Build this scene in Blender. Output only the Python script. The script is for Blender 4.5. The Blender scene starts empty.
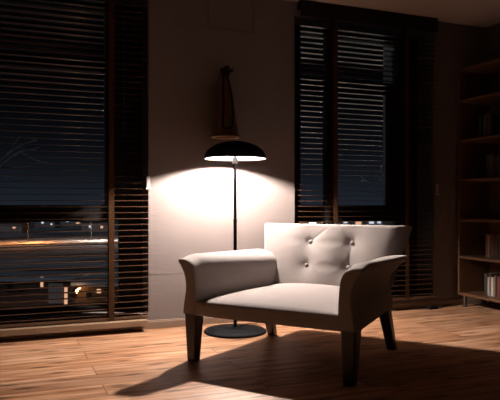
import bpy, bmesh, math, random
from mathutils import Vector, Matrix
random.seed(7)
PI = math.pi
S = bpy.context.scene
C = S.collection

# ------------------------------------------------------------------ camera frame (world: X along the window wall, Y into it)
TH = math.radians(22.0)
CT, ST = math.cos(TH), math.sin(TH)
CAMD, EYE, F, HOR = 4.636, 0.95, 620.0, 203.0

def at(px, py, z):
    """point seen at pixel (px,py) at depth z"""
    x = (px - 250) / F * z
    return Vector((x*CT + z*ST, -x*ST + z*CT - CAMD, EYE - (py - HOR)/F*z))

# ------------------------------------------------------------------ mesh builder
class MB:
    def __init__(s): s.v = []; s.f = []; s.m = []
    def add(s, vs, fs, mi=0):
        o = len(s.v); s.v += [tuple(v) for v in vs]
        for f in fs: s.f.append(tuple(i+o for i in f)); s.m.append(mi)
        return s
    def box(s, x0, x1, y0, y1, z0, z1, mi=0, M=None):
        vs = [Vector(p) for p in ((x0,y0,z0),(x1,y0,z0),(x1,y1,z0),(x0,y1,z0),(x0,y0,z1),(x1,y0,z1),(x1,y1,z1),(x0,y1,z1))]
        if M: vs = [M @ v for v in vs]
        return s.add(vs, [(0,3,2,1),(4,5,6,7),(0,1,5,4),(1,2,6,5),(2,3,7,6),(3,0,4,7)], mi)
    def loft(s, rings, cap=True, mi=0, closed=True):
        n = len(rings[0]); vs = [p for r in rings for p in r]; fs = []
        for i in range(len(rings)-1):
            for j in range(n if closed else n-1):
                k = (j+1) % n
                fs.append((i*n+j, i*n+k, (i+1)*n+k, (i+1)*n+j))
        if cap and closed:
            fs.append(tuple(reversed(range(n)))); fs.append(tuple((len(rings)-1)*n+j for j in range(n)))
        return s.add(vs, fs, mi)
    def lathe(s, prof, n=48, c=(0,0,0), mi=0):
        rings = [[Vector((c[0]+r*math.cos(2*PI*j/n), c[1]+r*math.sin(2*PI*j/n), c[2]+z)) for j in range(n)] for r, z in prof]
        return s.loft(rings, cap=False, mi=mi)
    def tube(s, pts, r, n=8, mi=0):
        pts = [Vector(p) for p in pts]; rings = []
        up = Vector((0.13,0.21,0.97))
        for i, p in enumerate(pts):
            t = (pts[min(i+1,len(pts)-1)] - pts[max(i-1,0)]).normalized()
            a = t.cross(up)
            if a.length < 1e-3: a = t.cross(Vector((1,0,0)))
            a.normalize(); b = t.cross(a)
            rr = r[i] if isinstance(r, (list,tuple)) else r
            rings.append([p + (a*math.cos(2*PI*j/n) + b*math.sin(2*PI*j/n))*rr for j in range(n)])
        return s.loft(rings, mi=mi)
    def build(s, name, mats, parent=None, smooth=False, bevel=0, fix=True, subsurf=0):
        me = bpy.data.meshes.new(name); me.from_pydata(s.v, [], s.f)
        if not isinstance(mats, (list,tuple)): mats = [mats]
        for m in mats: me.materials.append(m)
        me.polygons.foreach_set('material_index', s.m)
        if fix:
            bm = bmesh.new(); bm.from_mesh(me); bmesh.ops.recalc_face_normals(bm, faces=bm.faces); bm.to_mesh(me); bm.free()
        if smooth: me.polygons.foreach_set('use_smooth', [len(p.vertices) <= 4 for p in me.polygons])
        o = bpy.data.objects.new(name, me); C.objects.link(o)
        if parent: o.parent = parent
        if bevel:
            b = o.modifiers.new('bevel', 'BEVEL'); b.width = bevel; b.segments = 3; b.limit_method = 'ANGLE'
        if subsurf:
            m = o.modifiers.new('sub', 'SUBSURF'); m.levels = subsurf; m.render_levels = subsurf
        return o

def spline(pts, n, closed=False):
    """catmull-rom through points"""
    P = [Vector(p) for p in pts]; out = []
    m = len(P) if closed else len(P)-1
    for i in range(m):
        if closed: a,b,c,d = P[(i-1)%len(P)],P[i],P[(i+1)%len(P)],P[(i+2)%len(P)]
        else: a,b,c,d = P[max(i-1,0)],P[i],P[i+1],P[min(i+2,len(P)-1)]
        for k in range(n):
            t = k/n
            out.append(.5*((2*b)+(c-a)*t+(2*a-5*b+4*c-d)*t*t+(3*b-a-3*c+d)*t**3))
    if not closed: out.append(P[-1])
    return out

def thing(name, loc=(0,0,0), rz=0):
    o = bpy.data.objects.new(name, None); C.objects.link(o); o.empty_display_size = .1
    o.location = loc; o.rotation_euler = (0,0,rz); return o
def tag(o, label=None, cat=None, group=None, kind=None):
    if label: o['label'] = label
    if cat: o['category'] = cat
    if group: o['group'] = group
    if kind: o['kind'] = kind
    return o
def struct(o): o['kind'] = 'structure'; return o
def lab(o, l): o['label'] = l; return o

# ------------------------------------------------------------------ materials
def mat(name, col, rough=.6, metal=0, spec=.5, emit=None, estr=0):
    m = bpy.data.materials.new(name); m.use_nodes = True
    b = m.node_tree.nodes['Principled BSDF']
    b.inputs['Base Color'].default_value = (*col, 1); b.inputs['Roughness'].default_value = rough
    b.inputs['Metallic'].default_value = metal; b.inputs['Specular IOR Level'].default_value = spec
    if emit: b.inputs['Emission Color'].default_value = (*emit, 1); b.inputs['Emission Strength'].default_value = estr
    return m
def nodes(m): return m.node_tree.nodes, m.node_tree.links, m.node_tree.nodes['Principled BSDF']
def noisy(name, c1, c2, scale=(1,1,1), nscale=5, rough=.6, bump=0, spec=.5, detail=6, dist=0, bscale=None):
    m = mat(name, c1, rough, spec=spec); N, L, b = nodes(m)
    tc = N.new('ShaderNodeTexCoord'); mp = N.new('ShaderNodeMapping'); mp.inputs['Scale'].default_value = scale
    nz = N.new('ShaderNodeTexNoise'); nz.inputs['Scale'].default_value = nscale; nz.inputs['Detail'].default_value = detail
    nz.inputs['Distortion'].default_value = dist
    cr = N.new('ShaderNodeValToRGB'); cr.color_ramp.elements[0].position = .35; cr.color_ramp.elements[1].position = .65
    cr.color_ramp.elements[0].color = (*c1,1); cr.color_ramp.elements[1].color = (*c2,1)
    L.new(tc.outputs['Object'], mp.inputs['Vector']); L.new(mp.outputs[0], nz.inputs['Vector'])
    L.new(nz.outputs['Fac'], cr.inputs['Fac']); L.new(cr.outputs[0], b.inputs['Base Color'])
    if bump:
        bp = N.new('ShaderNodeBump'); bp.inputs['Strength'].default_value = bump; bp.inputs['Distance'].default_value = .002
        if bscale:
            n2 = N.new('ShaderNodeTexNoise'); n2.inputs['Scale'].default_value = bscale; n2.inputs['Detail'].default_value = 3
            L.new(tc.outputs['Object'], n2.inputs['Vector']); L.new(n2.outputs['Fac'], bp.inputs['Height'])
        else: L.new(nz.outputs['Fac'], bp.inputs['Height'])
        L.new(bp.outputs[0], b.inputs['Normal'])
    return m

M = {}
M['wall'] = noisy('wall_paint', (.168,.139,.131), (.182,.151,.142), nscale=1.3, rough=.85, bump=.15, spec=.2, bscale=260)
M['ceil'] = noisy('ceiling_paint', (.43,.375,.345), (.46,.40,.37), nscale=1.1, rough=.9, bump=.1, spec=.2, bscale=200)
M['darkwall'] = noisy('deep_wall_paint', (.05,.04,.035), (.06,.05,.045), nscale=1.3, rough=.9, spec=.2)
M['base'] = noisy('baseboard_wood', (.22,.155,.11), (.27,.19,.14), scale=(1,8,8), nscale=4, rough=.45, bump=.05)
M['sill'] = noisy('warm_sill_board', (.23,.15,.09), (.28,.185,.115), scale=(1,8,8), nscale=4, rough=.6, bump=.05)
M['slat'] = noisy('walnut_slat', (.066,.034,.02), (.105,.054,.032), scale=(1,14,14), nscale=3, rough=.16, bump=.02, spec=.6)
M['tape'] = noisy('woven_tape', (.034,.015,.006), (.062,.029,.012), nscale=220, rough=.95, bump=.4, spec=.1)
M['valance'] = noisy('black_walnut_valance', (.005,.003,.002), (.008,.005,.003), scale=(1,9,9), nscale=3, rough=.5, spec=.2)
M['cord'] = mat('blind_cord', (.10,.065,.04), .9)
M['frame'] = noisy('dark_window_frame', (.006,.005,.005), (.010,.008,.007), scale=(3,3,1), nscale=4, rough=.5, spec=.25)
M['reveal'] = noisy('reveal_plaster', (.50,.47,.44), (.56,.52,.49), nscale=3, rough=.9, spec=.1)
M['white'] = mat('white_plastic', (.34,.33,.32), .4)
M['black'] = noisy('black_powder_coat', (.006,.0065,.008), (.010,.011,.013), nscale=60, rough=.6, spec=.05)
M['shade_in'] = mat('white_enamel', (.13,.128,.125), .6)
M['paper'] = mat('book_paper', (.5,.47,.42), .9)
M['socket'] = mat('grey_metal', (.10,.10,.10), .5, metal=.2)
M['bulb'] = mat('lit_bulb', (1,1,1), .3, emit=(1,.875,.79), estr=9800)
M['legwood'] = noisy('dark_leg_wood', (.022,.010,.006), (.04,.018,.010), scale=(9,9,1), nscale=5, rough=.42, bump=.08)
M['shelfwood'] = noisy('brown_shelf_wood', (.085,.037,.017), (.12,.054,.025), scale=(9,1,9), nscale=4, rough=.5, bump=.05)
M['chrome'] = mat('brushed_metal_foot', (.16,.15,.145), .35, metal=1)
M['hornwood'] = noisy('hanging_brown_wood', (.075,.034,.013), (.15,.07,.028), scale=(8,8,1), nscale=6, rough=.5, bump=.1)
M['rimwood'] = mat('lit_rim_wood', (.45,.26,.14), .5)  # lamp light on the rim put into the colour as a paler tone
M['darkcord'] = noisy('dark_cord', (.010,.008,.007), (.02,.016,.013), nscale=90, rough=.95, spec=.1)

# upholstery: fine linen weave
m = mat('linen_upholstery', (.6,.55,.5), .95, spec=.12); N, L, b = nodes(m)
tc = N.new('ShaderNodeTexCoord')
w1 = N.new('ShaderNodeTexNoise'); w1.inputs['Scale'].default_value = 330; w1.inputs['Detail'].default_value = 2
w2 = N.new('ShaderNodeTexNoise'); w2.inputs['Scale'].default_value = 9; w2.inputs['Detail'].default_value = 4
cr = N.new('ShaderNodeValToRGB'); cr.color_ramp.elements[0].color = (.245,.21,.20,1); cr.color_ramp.elements[1].color = (.325,.282,.268,1)
mx = N.new('ShaderNodeMath'); mx.operation = 'MULTIPLY_ADD'; mx.inputs[1].default_value = .5
hf = N.new('ShaderNodeMath'); hf.operation = 'MULTIPLY'; hf.inputs[1].default_value = .5
L.new(tc.outputs['Object'], w1.inputs['Vector']); L.new(tc.outputs['Object'], w2.inputs['Vector'])
L.new(w1.outputs['Fac'], mx.inputs[0]); L.new(w2.outputs['Fac'], hf.inputs[0]); L.new(hf.outputs[0], mx.inputs[2]); L.new(mx.outputs[0], cr.inputs['Fac'])
L.new(cr.outputs[0], b.inputs['Base Color'])
bp = N.new('ShaderNodeBump'); bp.inputs['Strength'].default_value = .35; bp.inputs['Distance'].default_value = .0015
L.new(w1.outputs['Fac'], bp.inputs['Height']); L.new(bp.outputs[0], b.inputs['Normal'])
b.inputs['Sheen Weight'].default_value = .15
M['linen'] = m

# floor planks running along X
m = mat('oak_laminate_planks', (.5,.3,.2), .42, spec=.4); N, L, b = nodes(m)
tc = N.new('ShaderNodeTexCoord')
br = N.new('ShaderNodeTexBrick'); br.offset = .61; br.inputs['Scale'].default_value = 1
br.inputs['Brick Width'].default_value = 1.28; br.inputs['Row Height'].default_value = .19; br.inputs['Mortar Size'].default_value = .0026
br.inputs['Mortar Smooth'].default_value = .3
br.inputs['Color1'].default_value = (.0,.0,.0,1); br.inputs['Color2'].default_value = (1,1,1,1); br.inputs['Mortar'].default_value = (.5,.5,.5,1)
L.new(tc.outputs['Object'], br.inputs['Vector'])
mp = N.new('ShaderNodeMapping'); mp.inputs['Scale'].default_value = (.75, 9, 1)
ad = N.new('ShaderNodeVectorMath'); ad.operation = 'MULTIPLY_ADD'; ad.inputs[1].default_value = (3.7,0,9.1)
L.new(br.outputs['Color'], ad.inputs[0]); L.new(tc.outputs['Object'], ad.inputs[2]); L.new(ad.outputs[0], mp.inputs['Vector'])
g = N.new('ShaderNodeTexNoise'); g.inputs['Scale'].default_value = 2.4; g.inputs['Detail'].default_value = 9; g.inputs['Roughness'].default_value = .62; g.inputs['Distortion'].default_value = .5
L.new(mp.outputs[0], g.inputs['Vector'])
cr = N.new('ShaderNodeValToRGB'); e = cr.color_ramp.elements
e[0].position = .28; e[0].color = (.16,.058,.023,1); e[1].position = .68; e[1].color = (.70,.43,.275,1)
x = e.new(.47); x.color = (.42,.205,.105,1)
L.new(g.outputs['Fac'], cr.inputs['Fac'])
tone = N.new('ShaderNodeMapRange'); tone.inputs['To Min'].default_value = .78; tone.inputs['To Max'].default_value = 1.12
L.new(br.outputs['Color'], tone.inputs['Value'])
mt = N.new('ShaderNodeMix'); mt.data_type = 'RGBA'; mt.blend_type = 'MULTIPLY'; mt.inputs[0].default_value = 1
L.new(cr.outputs[0], mt.inputs[6]); L.new(tone.outputs[0], mt.inputs[7])
# knots
mk = N.new('ShaderNodeMapping'); mk.inputs['Scale'].default_value = (2.2, 8.5, 1)
vo = N.new('ShaderNodeTexVoronoi'); vo.voronoi_dimensions = '2D'; vo.inputs['Scale'].default_value = 1.0; vo.inputs['Randomness'].default_value = 1
L.new(tc.outputs['Object'], mk.inputs['Vector']); L.new(mk.outputs[0], vo.inputs['Vector'])
kr = N.new('ShaderNodeValToRGB'); ke = kr.color_ramp.elements
ke[0].position = .04; ke[0].color = (.25,.25,.25,1); ke[1].position = .19; ke[1].color = (1,1,1,1)
L.new(vo.outputs['Distance'], kr.inputs['Fac'])
m2 = N.new('ShaderNodeMix'); m2.data_type = 'RGBA'; m2.blend_type = 'MULTIPLY'; m2.inputs[0].default_value = .95
L.new(mt.outputs[2], m2.inputs[6]); L.new(kr.outputs[0], m2.inputs[7])
m3 = N.new('ShaderNodeMix'); m3.data_type = 'RGBA'; m3.inputs[7].default_value = (.12,.055,.028,1)
L.new(br.outputs['Fac'], m3.inputs[0]); L.new(m2.outputs[2], m3.inputs[6])
L.new(m3.outputs[2], b.inputs['Base Color'])
bp = N.new('ShaderNodeBump'); bp.inputs['Strength'].default_value = .12; bp.inputs['Distance'].default_value = .002
L.new(g.outputs['Fac'], bp.inputs['Height']); L.new(bp.outputs[0], b.inputs['Normal'])
M['floor'] = m

# thin window glass
m = bpy.data.materials.new('window_glass'); m.use_nodes = True; N = m.node_tree.nodes; L = m.node_tree.links; N.clear()
out = N.new('ShaderNodeOutputMaterial'); tr = N.new('ShaderNodeBsdfTransparent'); tr.inputs[0].default_value = (.93,.95,.96,1)
gl = N.new('ShaderNodeBsdfGlossy'); gl.inputs['Roughness'].default_value = .02; fr = N.new('ShaderNodeFresnel'); fr.inputs[0].default_value = 1.45
mx = N.new('ShaderNodeMixShader'); L.new(fr.outputs[0], mx.inputs[0]); L.new(tr.outputs[0], mx.inputs[1]); L.new(gl.outputs[0], mx.inputs[2]); L.new(mx.outputs[0], out.inputs[0])
M['glass'] = m

# outside
M['ground'] = noisy('night_ground', (.10,.11,.13), (.75,.78,.85), scale=(.35,1.5,1), nscale=.16, rough=.95, spec=.1, detail=8)
M['road'] = noisy('road_asphalt', (.32,.31,.30), (.38,.37,.36), nscale=.3, rough=.9, spec=.2)
M['pole'] = mat('lamp_pole_steel', (.05,.05,.055), .5)
M['roof'] = noisy('flat_grey_roof', (.5,.52,.56), (.62,.64,.68), nscale=.5, rough=.95, spec=.1)
M['render'] = noisy('pale_house_wall', (.45,.43,.42), (.55,.53,.52), nscale=.4, rough=.95, spec=.1)
M['tile'] = noisy('dark_roof_tile', (.07,.05,.045), (.11,.08,.07), nscale=.7, rough=.9, spec=.1)
M['litw'] = mat('warm_lit_window', (.5,.4,.3), .6, emit=(1,.52,.30), estr=.8)
M['litc'] = mat('cool_lit_window', (.5,.5,.5), .6, emit=(.85,.90,1), estr=.75)
M['darkw'] = mat('dark_window', (.01,.012,.016), .1)
M['sodium'] = mat('street_lamp_glow_warm', (1,1,1), .5, emit=(1,.36,.11), estr=1300)
M['led'] = mat('street_lamp_glow_white', (1,1,1), .5, emit=(1,.80,.66), estr=1100)
M['globe'] = mat('added_lamp_globe', (1,1,1), .5, emit=(.80,.90,1), estr=110)
M['lens'] = mat('added_forecourt_lens', (1,1,1), .5, emit=(1,.84,.70), estr=300)
M['porch'] = mat('porch_lamp_glow', (1,1,1), .5, emit=(1,.55,.25), estr=14)
M['wood_wall'] = noisy('brown_timber_wall', (.16,.09,.05), (.26,.15,.08), scale=(1,1,5), nscale=1.2, rough=.9, spec=.1)
M['bark'] = noisy('bare_bark', (.22,.22,.24), (.34,.34,.36), nscale=8, rough=.9, spec=.1)

# ------------------------------------------------------------------ room shell
X0, X1, Y0, H = -1.9, 4.30, -5.6, 2.62
OP = [(-1.42, 1.045, .115, 2.50), (2.272, 3.682, .115, 2.50)]
WT = .30
b = MB(); b.box(X0, X1, Y0, WT, -.12, 0); struct(b.build('floor', M['floor']))
b = MB(); b.box(X0, X1, Y0, WT, H, H+.12); struct(b.build('ceiling', M['ceil']))
b = MB()
xs = [X0, OP[0][0], OP[0][1], OP[1][0], OP[1][1], X1]
b.box(xs[0], xs[1], 0, WT, 0, H); b.box(xs[2], xs[3], 0, WT, 0, H); b.box(xs[4], xs[5], 0, WT, 0, H)
for a, c, z0, z1 in OP:
    b.box(a, c, 0, WT, 0, z0); b.box(a, c, 0, WT, z1, H)
struct(b.build('wall_front', M['wall']))
b = MB(); b.box(X1, X1+.12, Y0, WT, 0, H); struct(b.build('wall_right', M['wall']))
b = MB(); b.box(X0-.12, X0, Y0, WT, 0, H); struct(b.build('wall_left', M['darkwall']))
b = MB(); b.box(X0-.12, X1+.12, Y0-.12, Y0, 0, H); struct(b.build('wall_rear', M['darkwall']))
def baseb(name, x0, x1):
    b = MB(); b.box(x0, x1, -.014, 0, 0, .052); b.box(x0, x1, -.009, 0, .052, .062)
    return struct(b.build(name, M['base'], bevel=.002))
baseb('baseboard_front', X0, X1)
b = MB(); b.box(X1-.014, X1, Y0, -.02, 0, .06); struct(b.build('baseboard_right', M['base'], bevel=.002))
# thin seam trim on the pier
b = MB(); b.box(OP[0][1]+.004, OP[1][0]-.004, -.0014, 0, .408, .411); struct(b.build('trim_1', M['wall']))

b = MB(); b.box(X0, 1.015, -.120, -.002, .044, .088); struct(b.build('trim_3', M['sill'], bevel=.003))
# windows
FY0, FY1 = .215, .275
def window(name, op, bars, panes):
    root = struct(thing(name, ((op[0]+op[1])/2, .24, op[2])))
    off = Vector(root.location)
    b = MB()
    for x0, x1, z0, z1, d in bars: b.box(x0-off.x, x1-off.x, FY0-d-off.y, FY1-off.y, z0-off.z, z1-off.z)
    b.build('window_frame', M['frame'], root, bevel=.004)
    b = MB()
    for x0, x1, z0, z1 in panes: b.add([(x0-off.x,.247-off.y,z0-off.z),(x1-off.x,.247-off.y,z0-off.z),(x1-off.x,.247-off.y,z1-off.z),(x0-off.x,.247-off.y,z1-off.z)], [(0,1,2,3)])
    b.build('glass_panes', M['glass'], root, fix=False)
    # handle
    return root
a = OP[0]
window('window_1', a, [
    (a[0], a[1], a[2], a[2]+.045, 0), (a[0], a[1], 2.43, 2.50, 0), (a[0], a[0]+.16, a[2], 2.5, 0), (.864, a[1], a[2], 2.5, 0),
    (a[0], a[1], .81, .935, .004), (.757, .90, .87, 2.44, .008), (a[0], a[1], 1.96, 2.06, .004), (-.56, -.44, a[2], 2.5, .006)],
    [(a[0]+.1, a[1]-.1, a[2]+.02, 2.46)])
a = OP[1]
window('window_2', a, [
    (a[0], a[1], a[2], a[2]+.045, 0), (a[0], a[1], 2.43, 2.50, 0), (a[0], 2.438, a[2], 2.5, 0), (3.45, a[1]-.012, a[2], 2.5, 0),
    (a[0], a[1]-.012, .782, .93, .004), (2.687, 2.787, a[2], 2.5, .006), (a[0], a[1]-.012, 1.945, 2.06, .004), (3.351, 3.47, .85, 2.0, .008)],
    [(a[0]+.1, a[1]-.1, a[2]+.02, 2.46)])
# ------------------------------------------------------------------ venetian blinds
def blind(x0, x1, tapes, label, wand_x, cleat_z):
    cx = (x0+x1)/2
    root = thing('venetian_blind', (cx, -.045, .09)); tag(root, label, 'window blind')
    w = (x1-x0)/2
    b = MB(); b.box(-w, w, -.03, .032, 2.46, 2.525); b.build('headrail', M['valance'], root, bevel=.003)
    b = MB(); b.box(-w, w, -.038, -.031, 2.40, 2.528)
    b.build('valance', M['valance'], root, bevel=.003)
    b = MB(); pitch = .0438; n = int(2.36/pitch)
    for i in range(n):
        z = .045 + i*pitch
        jx = random.uniform(-.001,.001); tz = random.uniform(-.0015,.0015)
        ring = []
        prof = [(-.025,-.0014),(-.012,-.0008),(0,-.0006),(.012,-.0008),(.025,-.0014),(.025,.0014),(.012,.0020),(0,.0022),(-.012,.0020),(-.025,.0014)]
        rings = [[Vector((sx*(w-.004)+jx, y, z+zz + y*.02 + sx*tz)) for y, zz in prof] for sx in (-1,1)]
        b.loft(rings)
    b.build('slats', M['slat'], root)
    b = MB(); b.box(-w+.003, w-.003, -.026, .026, .004, .026); b.build('bottom_rail', M['slat'], root, bevel=.004)
    for t in tapes:
        lx = t - cx; b = MB()
        b.box(lx-.02, lx+.02, -.0295, -.0285, .008, 2.46); b.box(lx-.02, lx+.02, .0285, .0295, .008, 2.46)
        b.build('ladder_tape', M['tape'], root)
    b = MB(); b.tube([(tapes[-1]-cx+.0, 0, .02), (tapes[-1]-cx, 0, 2.47)], .0012, 6); b.build('lift_cord', M['cord'], root)
    b = MB(); lx = w - .004
    b.box(lx-.014, lx+.014, -.040, -.031, cleat_z-.045, cleat_z+.045); b.box(lx-.02, lx+.022, -.045, -.030, cleat_z-.05, cleat_z-.036); b.box(lx-.012, lx+.012, -.047, -.030, cleat_z+.036, cleat_z+.05)
    lab(b.build('cord_cleat', M['white'], root, bevel=.003), 'white plastic cord cleat')
    return root
blind(-1.40, 1.030, [-1.10,-.18,.757], 'wide dark wooden venetian blind at the left, left of the lamp', 0, 1.01)
blind(2.290, 3.668, [2.62, 3.345], 'dark wooden venetian blind behind the armchair, between lamp and bookcase', 0, .98)

# ------------------------------------------------------------------ wall hatch and hanging
root = thing('wall_hatch', (1.715, 0, 2.33)); tag(root, 'flush square-edged wall panel high up under the ceiling above the lamp', 'wall panel')
b = MB(); b.box(-.188, .188, -.006, -.0005, .004, .262); b.build('panel', M['wall'], root, bevel=.003)
b = MB()
for q in ((-.2,.2,-.012,0,-.008,.006),(-.2,.2,-.012,0,.26,.274),(-.2,-.186,-.012,0,-.008,.274),(.186,.2,-.012,0,-.008,.274)): b.box(*q)
b.build('frame_trim', M['wall'], root, bevel=.002)

# ------------------------------------------------------------------ tapered hanging
root = thing('wall_hanging', (1.625, -.0, 1.442)); tag(root, 'tapered brown wooden hanging tied with dark cord on the wall above the lamp', 'wall decoration')
b = MB(); rings = []
for i in range(25):
    t = i/24
    r = .036 + .066*(1-t)**.8 ; z = .02 + t*.47
    rings.append([Vector((r*math.cos(2*PI*j/32), -.108 + t*.05 + r*math.sin(2*PI*j/32), z)) for j in range(32)])
inner = [[Vector((v.x*.93, (v.y+.108-.05*(i/24))*.93-.108+.05*(i/24), v.z)) for v in r] for i, r in enumerate(rings)]
b.loft(list(reversed(inner)) + rings, cap=False); n=32; tot=50
b.add([inner[0][j] for j in range(32)]+[rings[0][j] for j in range(32)], [(j,(j+1)%32,32+(j+1)%32,32+j) for j in range(32)])
b.build('tapered_body', M['hornwood'], root, smooth=True)
b = MB(); b.tube([(.104*math.cos(2*PI*j/40), -.108+.104*math.sin(2*PI*j/40), .018) for j in range(41)], .006, 8); b.build('rim', M['rimwood'], root, smooth=True)
b = MB(); b.tube(spline([(-.02,-.115,.53),(-.036,-.155,.40),(-.05,-.200,.20),(-.058,-.214,.09),(-.02,-.223,.075),(.018,-.218,.11),(.028,-.19,.25),(.022,-.15,.40),(.0,-.11,.53)], 8), .0075, 8)
b.build('cord_loop', M['darkcord'], root, smooth=True)
b = MB()
b.tube(spline([(-.03,-.09,.55),(.0,-.115,.535),(.03,-.11,.53),(.062,-.10,.548)], 6), [.010]*6+[.016]*6+[.012]*6+[.004], 8)
b.tube(spline([(-.028,-.10,.52),(-.01,-.12,.545),(.02,-.11,.56),(.03,-.09,.51)], 6), .011, 8)
b.tube([(0,-.10,.49),(0,-.10,.54)], [.034,.026], 14)
b.build('cord_knot', M['darkcord'], root, smooth=True)
b = MB(); b.tube([(0,0,.555),(0,-.10,.555),(0,-.115,.565)], .007, 8); b.build('wall_hook', M['black'], root, smooth=True)

# ------------------------------------------------------------------ floor lamp
LX, LY = 1.610, -.36
root = thing('floor_lamp', (LX, LY, 0)); tag(root, 'black floor lamp with dome shade and round base, lit, beside armchair', 'floor lamp')
b = MB(); b.lathe([(0,0),(.222,0),(.229,.004),(.229,.012),(.222,.018),(.12,.026),(.03,.031),(.022,.04),(.0,.04)], 64)
b.build('base', M['black'], root, smooth=True)
b = MB(); b.lathe([(0,.03),(.0125,.03),(.0125,.80),(.0135,.802),(.0135,.83),(.0105,.832),(.0105,1.24),(0,1.24)], 20); b.build('pole', M['black'], root)
b = MB(); b.lathe([(0,1.235),(.020,1.236),(.022,1.24),(.022,1.285),(.0,1.286)], 24); lab(b.build('socket', M['socket'], root, smooth=False), 'grey metal lamp socket')
RIM = 1.276
prof_o = [(.229, 0), (.2285,.004)] + [(.229*math.cos(a)**1.04, .004+.127*math.sin(a)) for a in [k*PI/2/18 for k in range(1,18)]] + [(.012,.1308),(.0,.131)]
sh = MB(); sh.lathe([(r, RIM+z) for r, z in prof_o], 72, mi=0)
prof_i = [(.2265,0)] + [(max(r-.0035,0), z-.0035) for r, z in prof_o[1:]]
sh.lathe([(r, RIM+z) for r, z in reversed(prof_i)], 72, mi=1)
nn = 72
sh.add([(.229*math.cos(2*PI*j/nn), .229*math.sin(2*PI*j/nn), RIM) for j in range(nn)]+[(.2265*math.cos(2*PI*j/nn), .2265*math.sin(2*PI*j/nn), RIM) for j in range(nn)], [(j,(j+1)%nn,nn+(j+1)%nn,nn+j) for j in range(nn)], 1)
so = sh.build('lamp_shade', [M['black'], M['shade_in']], root, smooth=True, fix=False)
b = MB(); b.lathe([(0,1.284),(.013,1.286),(.015,1.336),(.013,1.3405),(0,1.3405)], 24); b.build('bulb_neck', M['socket'], root)
b = MB(); b.lathe([(.028*math.sin(a), 1.370-.028*math.cos(a)) for a in [k*PI/14 for k in range(15)]], 24)
b.build('bulb', M['bulb'], root, smooth=True)
b = MB(); b.tube(spline([(.02,.0,.03),(.10,.03,.045),(.16,.12,.03),(.235,.20,.006),(.34,.29,.005),(.42,.313,.012)], 10), .003, 8); b.build('power_cord', M['black'], root, smooth=True)

# ------------------------------------------------------------------ armchair (local: -y is its front, x across, z up)
cc = (.303, 3.848)
cw = Vector((cc[0]*CT + cc[1]*ST, -cc[0]*ST + cc[1]*CT - CAMD, 0))
chair = thing('armchair', cw, -math.radians(30.5)-TH)
tag(chair, 'pale linen armchair with button-tufted back and dark tapered wooden legs', 'armchair')

def leg(top, bot, st, sb, ztop=.305):
    b = MB(); rings = []
    for t in [k/8 for k in range(9)]:
        p = Vector(bot).lerp(Vector(top), t); s = sb + (st-sb)*t; s *= .5
        p.z = ztop*t
        cchamf = s*.22
        ring = [(-s+cchamf,-s),(s-cchamf,-s),(s,-s+cchamf),(s,s-cchamf),(s-cchamf,s),(-s+cchamf,s),(-s,s-cchamf),(-s,-s+cchamf)]
        rings.append([Vector((p.x+x, p.y+y, p.z)) for x, y in ring])
    b.loft(rings); return b.build('leg', M['legwood'], chair)
for sx in (-1,1):
    leg((sx*.502,-.408,0), (sx*.500,-.418,0), .092, .058)
    leg((sx*.425,.335,0), (sx*.442,.470,0), .076, .054, .33)

# seat: rails and crowned deck in one upholstered body
def seat_ring(scale_in, z, crown=0):
    pts = []
    fw, rw, yf, yr = .470-scale_in, .40-scale_in, -.452+scale_in, .36-scale_in
    return fw, rw, yf, yr
b = MB()
NX, NY = 36, 30
def halfw(y): # half width tapering to the rear
    t = (y+.45)/.81; return .470 + (.395-.470)*t
def top_z(u, v):  # u -1..1, v 0..1 front->back
    edge = (1-abs(u)**5)*(1-(1-min(v*1.0,1))**9)
    return .368 + .046*(1-u*u)**.6*(1-(1-v)**4)**.7 + .0*edge
grid = []
for j in range(NY+1):
    v = j/NY; y = -.455 + .80*v**1.15
    row = []
    for i in range(NX+1):
        u = -1 + 2*i/NX
        bow = .012*(1-u*u)
        row.append(Vector((u*halfw(y), y - bow*(1-v), top_z(u, v))))
    grid.append(row)
vs = [p for r in grid for p in r]; fs = []
W = NX+1
for j in range(NY):
    for i in range(NX): fs.append((j*W+i, j*W+i+1, (j+1)*W+i+1, (j+1)*W+i))
# skirt going down, rolled front edge
border = [(0,i) for i in range(W)] + [(j,NX) for j in range(1,NY+1)] + [(NY,i) for i in range(NX-1,-1,-1)] + [(j,0) for j in range(NY-1,0,-1)]
bi = [j*W+i for j, i in border]
prev = bi
for dz, out in ((-.006,.006),(-.016,.009),(-.030,.009),(-.050,.006),(-.082,.006),(-.086,.0)):
    cur = []
    for (j,i), k in zip(border, bi):
        p = grid[j][i].copy()
        base = .368
        d = Vector((0,-out,0)) if j == 0 else Vector((0,0,0))
        p = Vector((p.x, p.y, base+dz)) + d if dz < -.02 else Vector((p.x, p.y, p.z+dz)) + d
        vs.append(p); cur.append(len(vs)-1)
    n = len(cur)
    for a in range(n): fs.append((prev[a], prev[(a+1)%n], cur[(a+1)%n], cur[a]))
    prev = cur
fs.append(tuple(reversed(prev)))
b.add(vs, fs); b.build('seat', M['linen'], chair, smooth=True)

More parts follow.
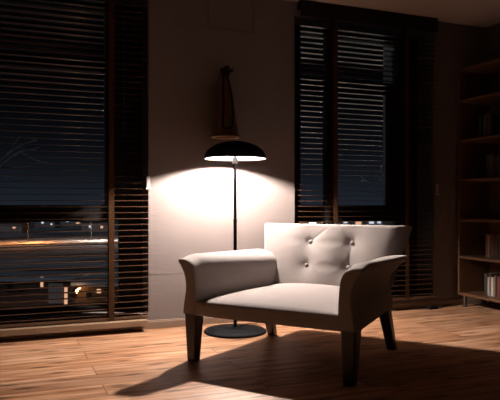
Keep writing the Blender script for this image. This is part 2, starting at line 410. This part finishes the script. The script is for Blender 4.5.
# arms
outer = [(.550,.284),(.546,.33),(.536,.39),(.528,.45),(.536,.52),(.558,.575),(.580,.606)]
toppt = [(.586,.622),(.578,.634),(.556,.638),(.522,.632)]
inner_ = [(.488,.615),(.466,.582),(.455,.53),(.449,.46),(.447,.40),(.447,.284)]
prof = spline([(x,z,0) for x,z in outer+toppt+inner_], 4)
PN = []
for k in range(len(prof)):
    a_, b_ = prof[max(k-1,0)], prof[min(k+1,len(prof)-1)]
    t_ = (b_-a_).normalized(); PN.append((t_.y, -t_.x))
PN[0] = (.7,-.7); PN[-1] = (-.7,-.7)
if PN[4][0] < 0: PN = [(-a_,-b_) for a_,b_ in PN]
def arm_ring(sx, y, t, inset=0):
    """t 0 front .. 1 rear"""
    ring = []
    cx, cz = .49, .46
    for k, p in enumerate(prof):
        x, z = p.x, p.y
        hz = (z-.284)/(.638-.284)
        innerness = max(0,min(1,(.570-x)/.115))
        if inset:
            nx, nz = PN[k]; x -= nx*inset; z -= nz*inset
        # taper towards the rear
        xo = x - t*(.075*(1-hz) + .022*hz)*(1-innerness) - t*.135*innerness
        zz = z - hz*(.018*t + .020*max(0,1-t/.14)**2)
        ring.append(Vector((sx*xo, y, zz)))
    return ring if sx > 0 else list(reversed(ring))
for sx in (-1,1):
    rings = [arm_ring(sx, -.469, 0, .012), arm_ring(sx, -.467, 0, .0075), arm_ring(sx, -.461, 0, .0045), arm_ring(sx, -.452, 0, .002), arm_ring(sx, -.44, 0, .0002)]
    NR = 16
    for k in range(NR+1):
        t = k/NR; rings.append(arm_ring(sx, -.425+.84*t, t))
    rings += [arm_ring(sx, .422, 1, .004), arm_ring(sx, .428, 1, .008)]
    b = MB(); b.loft(rings, cap=False); np_ = len(prof); nr_ = len(rings)
    for k0 in (0, (nr_-1)*np_):
        for q in range(np_//2): b.f.append((k0+q, k0+q+1, k0+np_-2-q, k0+np_-1-q)); b.m.append(0)
    b.build('armrest', M['linen'], chair, smooth=True)

# back
BTN = [(-.115,.683),(.187,.683),(-.115,.528),(.187,.528)]
(a0,a1),(b0,_),(c0,c1),(d0,_) = BTN
CRE = [(a0,a1,a0+.10,a1+.085,.011,.010), (a0,a1,a0+.065,a1+.095,.008,.009), (b0,a1,b0-.065,a1+.08,.010,.011), (b0,a1,b0-.02,a1+.09,.007,.012),
       (a0,a1,c0,c1,.006,.016), (b0,a1,d0,c1,.009,.016), (c0,c1,c0+.01,c1-.095,.006,.018), (d0,c1,d0-.005,c1-.095,.006,.018),
       (a0,a1,a0-.15,a1+.01,.007,.028), (c0,c1,c0-.10,c1+.02,.006,.03), (b0,a1,b0+.17,a1+.05,.004,.03), (a0,a1,b0,a1,.004,.022), (c0,c1,d0,c1,.004,.022)]
def tuft(x, z):
    d = 0
    for bx, bz in BTN:
        r2 = (x-bx)**2+(z-bz)**2
        d += .010*math.exp(-r2/(2*.020**2)) + .021*math.exp(-r2/(2*.062**2))
    for x0,z0,x1,z1,dp,wd in CRE:
        ax, az = x1-x0, z1-z0; ll = ax*ax+az*az
        t = max(0,min(1,((x-x0)*ax+(z-z0)*az)/ll))
        q2 = (x-x0-ax*t)**2+(z-z0-az*t)**2
        d = max(d, d*.6 + 1.35*dp*(1-.75*t if (x1,z1) not in BTN else dp/dp)*math.exp(-q2/(2*wd*wd)))
    return d
ZB, ZT = .31, .800
def back_y(z): # front face depth with rake
    t = (z-.38)/.42
    return .285 + .155*t + .02*t*t
def back_ring(z, inset=0, zz=None):
    zq = z if zz is None else zz
    t = max(0,(z-.31)/.49)
    fw = .405 + .080*t**1.2 - inset; rw = .435 + .120*t - inset
    yf = back_y(z) + inset; yr = yf + .105 + .02*(1-t) - 2*inset
    ring = []
    NF = 90
    for i in range(NF+1):
        u = -1+2*i/NF
        edge = 1-abs(u)**14
        crown = .018*(1-u*u)*(math.sin(PI*min(1,max(0,(z-.36)/.46)))**.5 if .36 < z < .82 else 0)
        y = yf - crown + (tuft(u*fw, z) if not inset else tuft(u*fw,z)*.3)*edge + (1-edge)*.010
        ring.append(Vector((u*fw, y, zq)))
    for k in range(1,8):
        q = k/8; bul = .008*math.sin(PI*q)
        ring.append(Vector((fw+(rw-fw)*q+bul, yf+.010+(yr-yf-.014)*q, zq)))
    for i in range(25):
        u = 1-2*i/24
        ring.append(Vector((u*rw, yr - (.012 if abs(u)>.98 else 0), zq)))
    for k in range(7,0,-1):
        q = k/8; bul = .008*math.sin(PI*q)
        ring.append(Vector((-(fw+(rw-fw)*q+bul), yf+.010+(yr-yf-.014)*q, zq)))
    return ring
rings = [back_ring(ZB + (ZT-.012-ZB)*k/70) for k in range(71)]
rings += [back_ring(ZT-.008, .0015, ZT-.008), back_ring(ZT-.006, .005, ZT-.003), back_ring(ZT-.004, .011, ZT), back_ring(ZT-.004, .03, ZT+.002)]
b = MB(); b.loft(rings); back = b.build('backrest', M['linen'], chair, smooth=True)
for bx, bz in BTN:
    b = MB(); y = back_y(bz) - .016 + tuft(bx,bz) - .003
    b.lathe([(0,-.004),(.013,-.004),(.0155,0),(.014,.004),(.009,.0065),(0,.0075)], 20)
    o = b.build('button', M['linen'], chair, smooth=True)
    o.location = (bx, y, bz); o.rotation_euler = (math.radians(90-18),0,0)

# ------------------------------------------------------------------ bookcase along the right wall
BX0, BX1, BY0, BY1 = 3.915, 4.275, -.98, -.055
root = thing('bookcase', (BX0, BY1, 0)); tag(root, 'tall dark brown open bookcase on metal feet in the right corner', 'bookcase')
def bb(name, x0,x1,y0,y1,z0,z1, m='shelfwood', bev=.002):
    b = MB(); b.box(x0-BX0,x1-BX0,y0-BY1,y1-BY1,z0,z1); return b.build(name, M[m], root, bevel=bev)
bb('side_panel', BX0,BX1,BY1-.022,BY1,.105,2.18); bb('side_panel', BX0,BX1,BY0,BY0+.022,.105,2.18)
bb('back_panel', BX1-.008,BX1,BY0+.022,BY1-.022,.105,2.18)
bb('top_panel', BX0,BX1-.008,BY0+.022,BY1-.022,2.155,2.18)
SH = [.105,.443,.783,1.145,1.507,1.868]
for z in SH: bb('shelf', BX0+.001,BX1-.008,BY0+.022,BY1-.022,z,z+.024)
for x in (BX0+.04, BX1-.04):
    for y in (BY0+.05, BY1-.05):
        b = MB(); b.lathe([(0,0),(.022,0),(.022,.008),(.016,.012),(.016,.105),(0,.105)], 20, (x-BX0,y-BY1,0)); lab(b.build('foot', M['chrome'], root), 'round metal foot')
book_rows = [(0,-.285,.185,['bottom shelf','lowest shelf']), (1,-.295,.205,0), (3,-.30,.21,0), (4,-.215,.20,0)]
bcol = {'dark grey':(.05,.05,.055),'cream':(.62,.55,.45),'white':(.7,.68,.64),'dull red':(.28,.06,.04),'brown':(.17,.08,.04),'navy':(.03,.04,.08),'tan':(.42,.28,.16),'black':(.015,.015,.016),'olive':(.12,.12,.05)}
rowname = {0:'bottom shelf of the bookcase',1:'second shelf up of the bookcase',3:'fourth shelf up of the bookcase',4:'fifth shelf up of the bookcase'}
rowcols = {0:['dark grey','cream','brown','white','tan','black','dull red','cream'],1:['brown','tan','dull red','black','olive','navy','brown'],3:['black','navy','brown','dark grey','black','olive'],4:['dark grey','black','tan','navy','brown','black']}
bm_cache = {}
ordn = ['nearest the window','second from the window','third from the window','fourth from the window','fifth from the window','sixth from the window','seventh from the window','eighth from the window']
for r, ystart, hh, _ in book_rows:
    y = ystart
    for k, cn in enumerate(rowcols[r]):
        th = random.choice([.018,.022,.028,.034]); hgt = hh*random.uniform(.88,1.08); dp = random.uniform(.13,.16)
        z = SH[r]+.0242; xs_ = BX0+.105+random.uniform(-.006,.006)
        bk = thing('book', (xs_, y-th/2, z)); tag(bk, f'{cn} book standing on the {rowname[r]}, {ordn[k]}', 'book', f'books on the {rowname[r]}')
        mk = bm_cache.get(cn) or bm_cache.setdefault(cn, noisy('book_cover_'+cn.replace(' ','_'), tuple(c*.5 for c in bcol[cn]), tuple(c*.6 for c in bcol[cn]), nscale=30, rough=.6))
        b = MB(); t2 = th/2
        b.box(0,.003,-t2,t2,0,hgt); b.box(.003,dp,-t2,-t2+.002,0,hgt); b.box(.003,dp,t2-.002,t2,0,hgt); b.build('cover', mk, bk)
        b = MB(); b.box(.003,dp-.004,-t2+.002,t2-.002,.003,hgt-.003); b.build('pages', M['paper'], bk)
        y -= th + .0012
# plug adapter by the baseboard
p = at(434, 309.5, 5.53)
root = thing('power_adapter', (p.x, -.10, 0)); tag(root, 'small black power adapter lying on floor by the baseboard left of bookcase', 'adapter')
b = MB(); b.box(-.045,.045,-.025,.025,.0005,.03); b.build('body', M['black'], root, bevel=.006)
b = MB(); b.tube(spline([(.045,0,.014),(.10,.012,.005),(.17,.045,.004),(.26,.06,.004),(.34,.066,.006)],8), .003, 8); b.build('cord', M['black'], root, smooth=True)
b = MB(); b.tube(spline([(-.045,0,.014),(-.10,.02,.005),(-.2,.05,.004),(-.35,.06,.004)],8), .003, 8); b.build('cord', M['black'], root, smooth=True)

# ------------------------------------------------------------------ outside: night town below the windows
G = -9.0
b = MB(); n = 40
vs = []; fs = []
for j in range(n+1):
    for i in range(n+1):
        X = -500+1000*i/n; Y = 4+900*(j/n)**1.6
        zz = G + (random.uniform(-.25,.25) if 200 < Y else 0) + (max(0,Y-260)*.0)
        vs.append((X,Y,zz))
for j in range(n):
    for i in range(n): fs.append((j*(n+1)+i, j*(n+1)+i+1, (j+1)*(n+1)+i+1, (j+1)*(n+1)+i))
b.add(vs, fs); struct(b.build('terrain', M['ground'], fix=False))
pA, pB = at(0, 0, 144), at(115, 0, 158); pA.z = pB.z = G
d = (pB-pA).normalized(); nrm = Vector((-d.y, d.x, 0))
b = MB(); c0 = pA - d*60; c1 = pB + d*160; hw = 8.5
ring = lambda c: [c-nrm*hw+Vector((0,0,.0)), c+nrm*hw, c+nrm*hw+Vector((0,0,.3)), c-nrm*hw+Vector((0,0,.3))]
b.loft([ring(c0), ring(c1)]); struct(b.build('road', M['road']))
sp = 16.0; ln = ['first','second','third','fourth','fifth','sixth','seventh','eighth']
mastm = None
for k in range(6):
    s = -8 + k*sp
    c = pA + d*s + nrm*(hw+.6)
    root = thing('street_lamp', (c.x, c.y, G), math.atan2(d.y, d.x)); tag(root, 'tall street lamp lighting the road far outside the windows', 'street lamp', 'street lamps along the far road')
    b = MB(); b.tube([(0,0,0),(0,0,5.8),(0,-.6,6.15),(0,-5,6.3)], [.14,.10,.08,.06], 8); b.build('pole', M['pole'], root)
    b = MB(); b.box(-.35,.35,-6.2,-4.9,6.15,6.42); b.build('lamp_housing', M['pole'], root)
    b = MB(); b.box(-.30,.30,-6.1,-5.0,6.14,6.149); b.build('lamp_lens', M['led'] if k in (1,2,3) and k > 1 else M['sodium'], root)

def house(px, z, w, dp, hgt, wins, label, wallm='render', flat=False, rz=0, base=G):
    c = at(px, 203, z); root = thing('house', (c.x, c.y, base), -TH+rz); tag(root, label, 'house')
    b = MB(); b.box(-w/2, w/2, 0, dp, 0, hgt); b.build('walls', M[wallm], root)
    b = MB()
    if flat: b.box(-w/2-.3, w/2+.3, -.3, dp+.3, hgt, hgt+.25); b.build('roof', M['roof'], root)
    else:
        o = .4; b.add([(-w/2-o,-o,hgt),(w/2+o,-o,hgt),(w/2+o,dp+o,hgt),(-w/2-o,dp+o,hgt),(-w/2-o,dp/2,hgt+dp*.35),(w/2+o,dp/2,hgt+dp*.35)], [(0,1,5,4),(2,3,4,5),(1,2,5),(3,0,4),(0,3,2,1)]); b.build('roof', M['tile'], root)
    for wx, wz, ww, wh, lit in wins:
        b = MB(); b.box(wx-ww/2, wx+ww/2, -.06, .02, wz-wh/2, wz+wh/2)
        o = b.build('window', M[{'w':'litw','c':'litc','d':'darkw'}[lit]], root)
        if lit != 'd': lab(o, 'lit window')
    return root
# near house: flat roof, slit windows
Z = 42; k = Z/F
def wz(py): return EYE-(py-HOR)*k - G
def wx(px, c): return (px-c)*k
house(25, Z, 95*k, 3.4, wz(281), [(wx(42,25),wz(282),2.6*k,10*k,'w'), (wx(34,25),wz(279.5),1.6*k,3*k,'w'),(wx(10,25),wz(288),5*k,8*k,'d'),(wx(66,25),wz(296),3*k,18*k,'w'),(wx(22,25),wz(292),4*k,9*k,'d')],
      'flat-roofed grey house below the left blind with narrow lit windows', wallm='tile', flat=True)
h1_ = [o for o in C.objects if o.name.startswith('house') and o.type == 'EMPTY'][-1]
b = MB(); b.box(wx(49,25), wx(63,25), -.12, -.02, wz(303), wz(283)); b.build('pale_bay', M['render'], h1_)
Z = 38; k = Z/F
house(97, Z, 40*k, 3, wz(286), [(wx(98,96),wz(291),4*k,4*k,'w'),(wx(88,96),wz(295),5*k,7*k,'d')], 'brown timber house with one small lit window and a porch lamp below the left blind', 'wood_wall', flat=True)
hh_ = [o for o in C.objects if o.name.startswith('house')][-1]
while hh_.parent: hh_ = hh_.parent
b = MB(); b.lathe([(.10*math.sin(k_*PI/8)+.0001, -.10*math.cos(k_*PI/8)) for k_ in range(9)], 12, (wx(80,97), -.7, wz(290))); b.box(wx(80,97)-.03, wx(80,97)+.03, -.7, 0, wz(290)+.09, wz(290)+.13); lab(b.build('porch_lamp', M['porch'], hh_), 'glowing porch lamp')
far = [(17,262,7,3.2,[(-2.2,2.0,1.1,.9,'c'),(1.6,2.0,1.1,.9,'c')],'small far house with two cool lit windows, at the left edge of the view'),
       (45,250,8,3.4,[(-1.0,2.1,.9,.9,'c'),(2.6,1.4,.8,.6,'c')],'small far house with a single cool window beyond the road'),
       (72,270,10,3.4,[(-2,2.2,1.0,1.0,'c'),(2.5,1.2,1.4,.6,'w')],'far house with one cool and one warm window, near the ladder tape'),
       (8,205,9,3.2,[(2,1.8,1.0,.5,'w')],'far low house just beyond the road with a dim window'),
       (96,215,10,3.2,[(-2,1.8,.9,.8,'c'),(2,1.6,.9,.8,'w')],'far house beyond the road behind the ladder tape'),
       (349,285,7,3.2,[(-1.6,1.2,1.8,1.1,'c'),(1.8,1.5,1.0,1.0,'w')],'far house with a broad cool window, seen just over the chair back'),
       (358,270,5,3.4,[(0.2,1.0,2.6,1.9,'w')],'far house with one warm window, seen just over the chair back'),
       (376,275,9,3.0,[(-2.0,1.3,2.2,1.1,'c'),(1.4,1.4,1.6,1.0,'c')],'far house with two pale windows, rightmost over the chair back'),
       (318,280,9,3.0,[(-1.5,1.4,1.6,1.0,'c'),(2.0,1.4,1.0,1.0,'w')],'far house with cool and warm windows, leftmost over the chair back')]
for px, z, w, h_, wn, lb in far: house(px, z, w, 6, h_, wn, lb)

# bare trees outside: trunk with arching boughs
def bare_tree(tx, z, boughs, twigs, label):
    c = at(tx, 203, z); root = thing('bare_tree', (c.x, c.y, G)); tag(root, label, 'tree')
    o = Vector((c.x, c.y, G))
    b = MB(); b.tube(spline([(0,0,0),(.1,.05,4),(-.05,0,8),(.05,.1,12.2)], 8), [.20-.005*k for k in range(25)], 8); b.build('trunk', M['bark'], root, smooth=True)
    for pts in boughs:
        p = [at(x,y,z+dz)-o for x,y,dz in pts]; sp_ = spline(p, 8); n_ = len(sp_)
        b = MB(); b.tube(sp_, [.035*(1-.85*k/n_)+.004 for k in range(n_)], 6); b.build('bough', M['bark'], root, smooth=True)
    for pts in twigs:
        b = MB()
        sp_ = spline([at(x,y,z+dz)-o for x,y,dz in pts], 6); b.tube(sp_, [.013*(1-.7*k/len(sp_)) for k in range(len(sp_))], 5)
        b.build('twig', M['bark'], root, smooth=True)
bare_tree(-70, 13, [[(-69,215,0),(-35,195,.2),(0,162,.4),(18,147,.5),(37,140,.6)],[(-69,222,0),(-30,192,-.3),(0,167,-.5),(20,152,-.6),(36,150,-.7)],[(-69,200,0),(-40,180,.2),(0,176,.3),(26,181,.4)]],
    [[(0,162,.4),(10,150,.3),(20,136,.3)],[(18,147,.5),(28,150,.6),(40,147,.6)],[(20,152,-.6),(36,160,-.7),(54,164,-.8)],[(0,167,-.5),(14,168,-.4),(30,166,-.4)]], 'pale bare tree reaching in from the left outside the left window')
bare_tree(450, 13, [[(449,205,0),(420,196,.2),(398,190,.3),(378,178,.4)],[(449,215,0),(410,203,-.2),(382,194,-.3),(352,190,-.4)]],
    [[(398,190,.3),(386,182,.3),(380,165,.3)],[(382,194,-.3),(372,186,-.3),(360,176,-.3)]], 'pale bare tree outside the window behind the armchair')
# unseen paving and lamps, added so the second blind's slats catch their light
pc = at(350, 203, 84); PC = Vector((pc.x, pc.y, G)); RZ = Matrix.Translation(PC) @ Matrix.Rotation(-TH-.16, 4, 'Z')
b = MB(); b.box(-14, 14, -36, 60, 0, .32, M=RZ); struct(b.build('added_forecourt', M['road']))
for k_ in range(6):
    for sx_ in (-1,1):
        c = RZ @ Vector((sx_*9, -32+k_*14+ (4 if sx_>0 else 0), .32))
        root = thing('street_lamp', c, -TH-.16); tag(root, 'added street lamp outside, unseen behind the armchair, there to light the blind slats', 'street lamp', 'added street lamps outside the second window')
        b = MB(); b.tube([(0,0,0),(0,0,5.8),(-sx_*.4,0,6.1),(-sx_*2.5,0,6.3)], [.12,.09,.07,.05], 8); b.build('pole', M['pole'], root)
        b = MB(); b.box(-sx_*2.5-.6,-sx_*2.5+.6,-.3,.3,6.15,6.42); b.build('lamp_housing', M['pole'], root)
        b = MB(); b.box(-sx_*2.5-.5,-sx_*2.5+.5,-.25,.25,6.14,6.149); b.build('lamp_lens', M['lens'], root)
# unseen globe lamp, added to light the window edges from outside
root = thing('street_lamp', (-11.5, 7.5, G)); tag(root, 'added globe street lamp out of view, there to light the window edges', 'street lamp')
b = MB(); b.lathe([(0,0),(.16,0),(.16,.25),(.07,.3),(.05,5.6),(.12,5.65),(.12,5.7),(0,5.7)], 16); b.build('pole', M['pole'], root, smooth=False)
b = MB(); b.lathe([(.17*math.sin(k*PI/14)+.0001, 5.87-.17*math.cos(k*PI/14)) for k in range(15)], 20); b.build('globe', M['globe'], root, smooth=True)
# facade pilaster outside the second window
pp = at(393.6, 100, 6.25)
b = MB(); b.box(pp.x-.055, pp.x+.055, pp.y-.05, pp.y+.10, -.1, 3.2); struct(b.build('trim_2', M['reveal']))

# ------------------------------------------------------------------ world: dim night sky
w = bpy.data.worlds.new('night'); S.world = w; w.use_nodes = True; N = w.node_tree.nodes; L = w.node_tree.links
bg = N['Background']; tc = N.new('ShaderNodeTexCoord'); sx = N.new('ShaderNodeSeparateXYZ')
cr = N.new('ShaderNodeValToRGB'); e = cr.color_ramp.elements
e[0].position = 0; e[0].color = (.013,.0165,.024,1); e[1].position = .28; e[1].color = (.0003,.0004,.0006,1)
x = e.new(.05); x.color = (.0060,.0075,.0105,1)
x = e.new(.085); x.color = (.0032,.0039,.0056,1)
x = e.new(.16); x.color = (.0009,.0010,.0016,1)
L.new(tc.outputs['Generated'], sx.inputs[0]); L.new(sx.outputs['Z'], cr.inputs['Fac']); L.new(cr.outputs[0], bg.inputs['Color']); bg.inputs['Strength'].default_value = 1

ml = bpy.data.lights.new('added_moon', 'SUN'); ml.energy = .16; ml.color = (.74,.85,1); ml.angle = .01  # unseen moon, added to brighten the ground and houses outside
mo = bpy.data.objects.new('added_moon', ml); C.objects.link(mo); mo.rotation_euler = Vector((.45,.62,-.62)).to_track_quat('-Z','Y').to_euler(); mo.location = (-20,-30,40)
# ------------------------------------------------------------------ camera and view
cam = bpy.data.cameras.new('camera'); co = bpy.data.objects.new('camera', cam); C.objects.link(co)
co.location = (0, -CAMD, EYE); co.rotation_euler = (PI/2, 0, -TH)
cam.sensor_width = 36; cam.lens = F/500*36; cam.shift_y = (HOR-200)/500; cam.clip_end = 3000
S.camera = co
vs = S.view_settings; vs.view_transform = 'Standard'; vs.look = 'None'; vs.gamma = 1; vs.use_curve_mapping = False; vs.exposure = 0
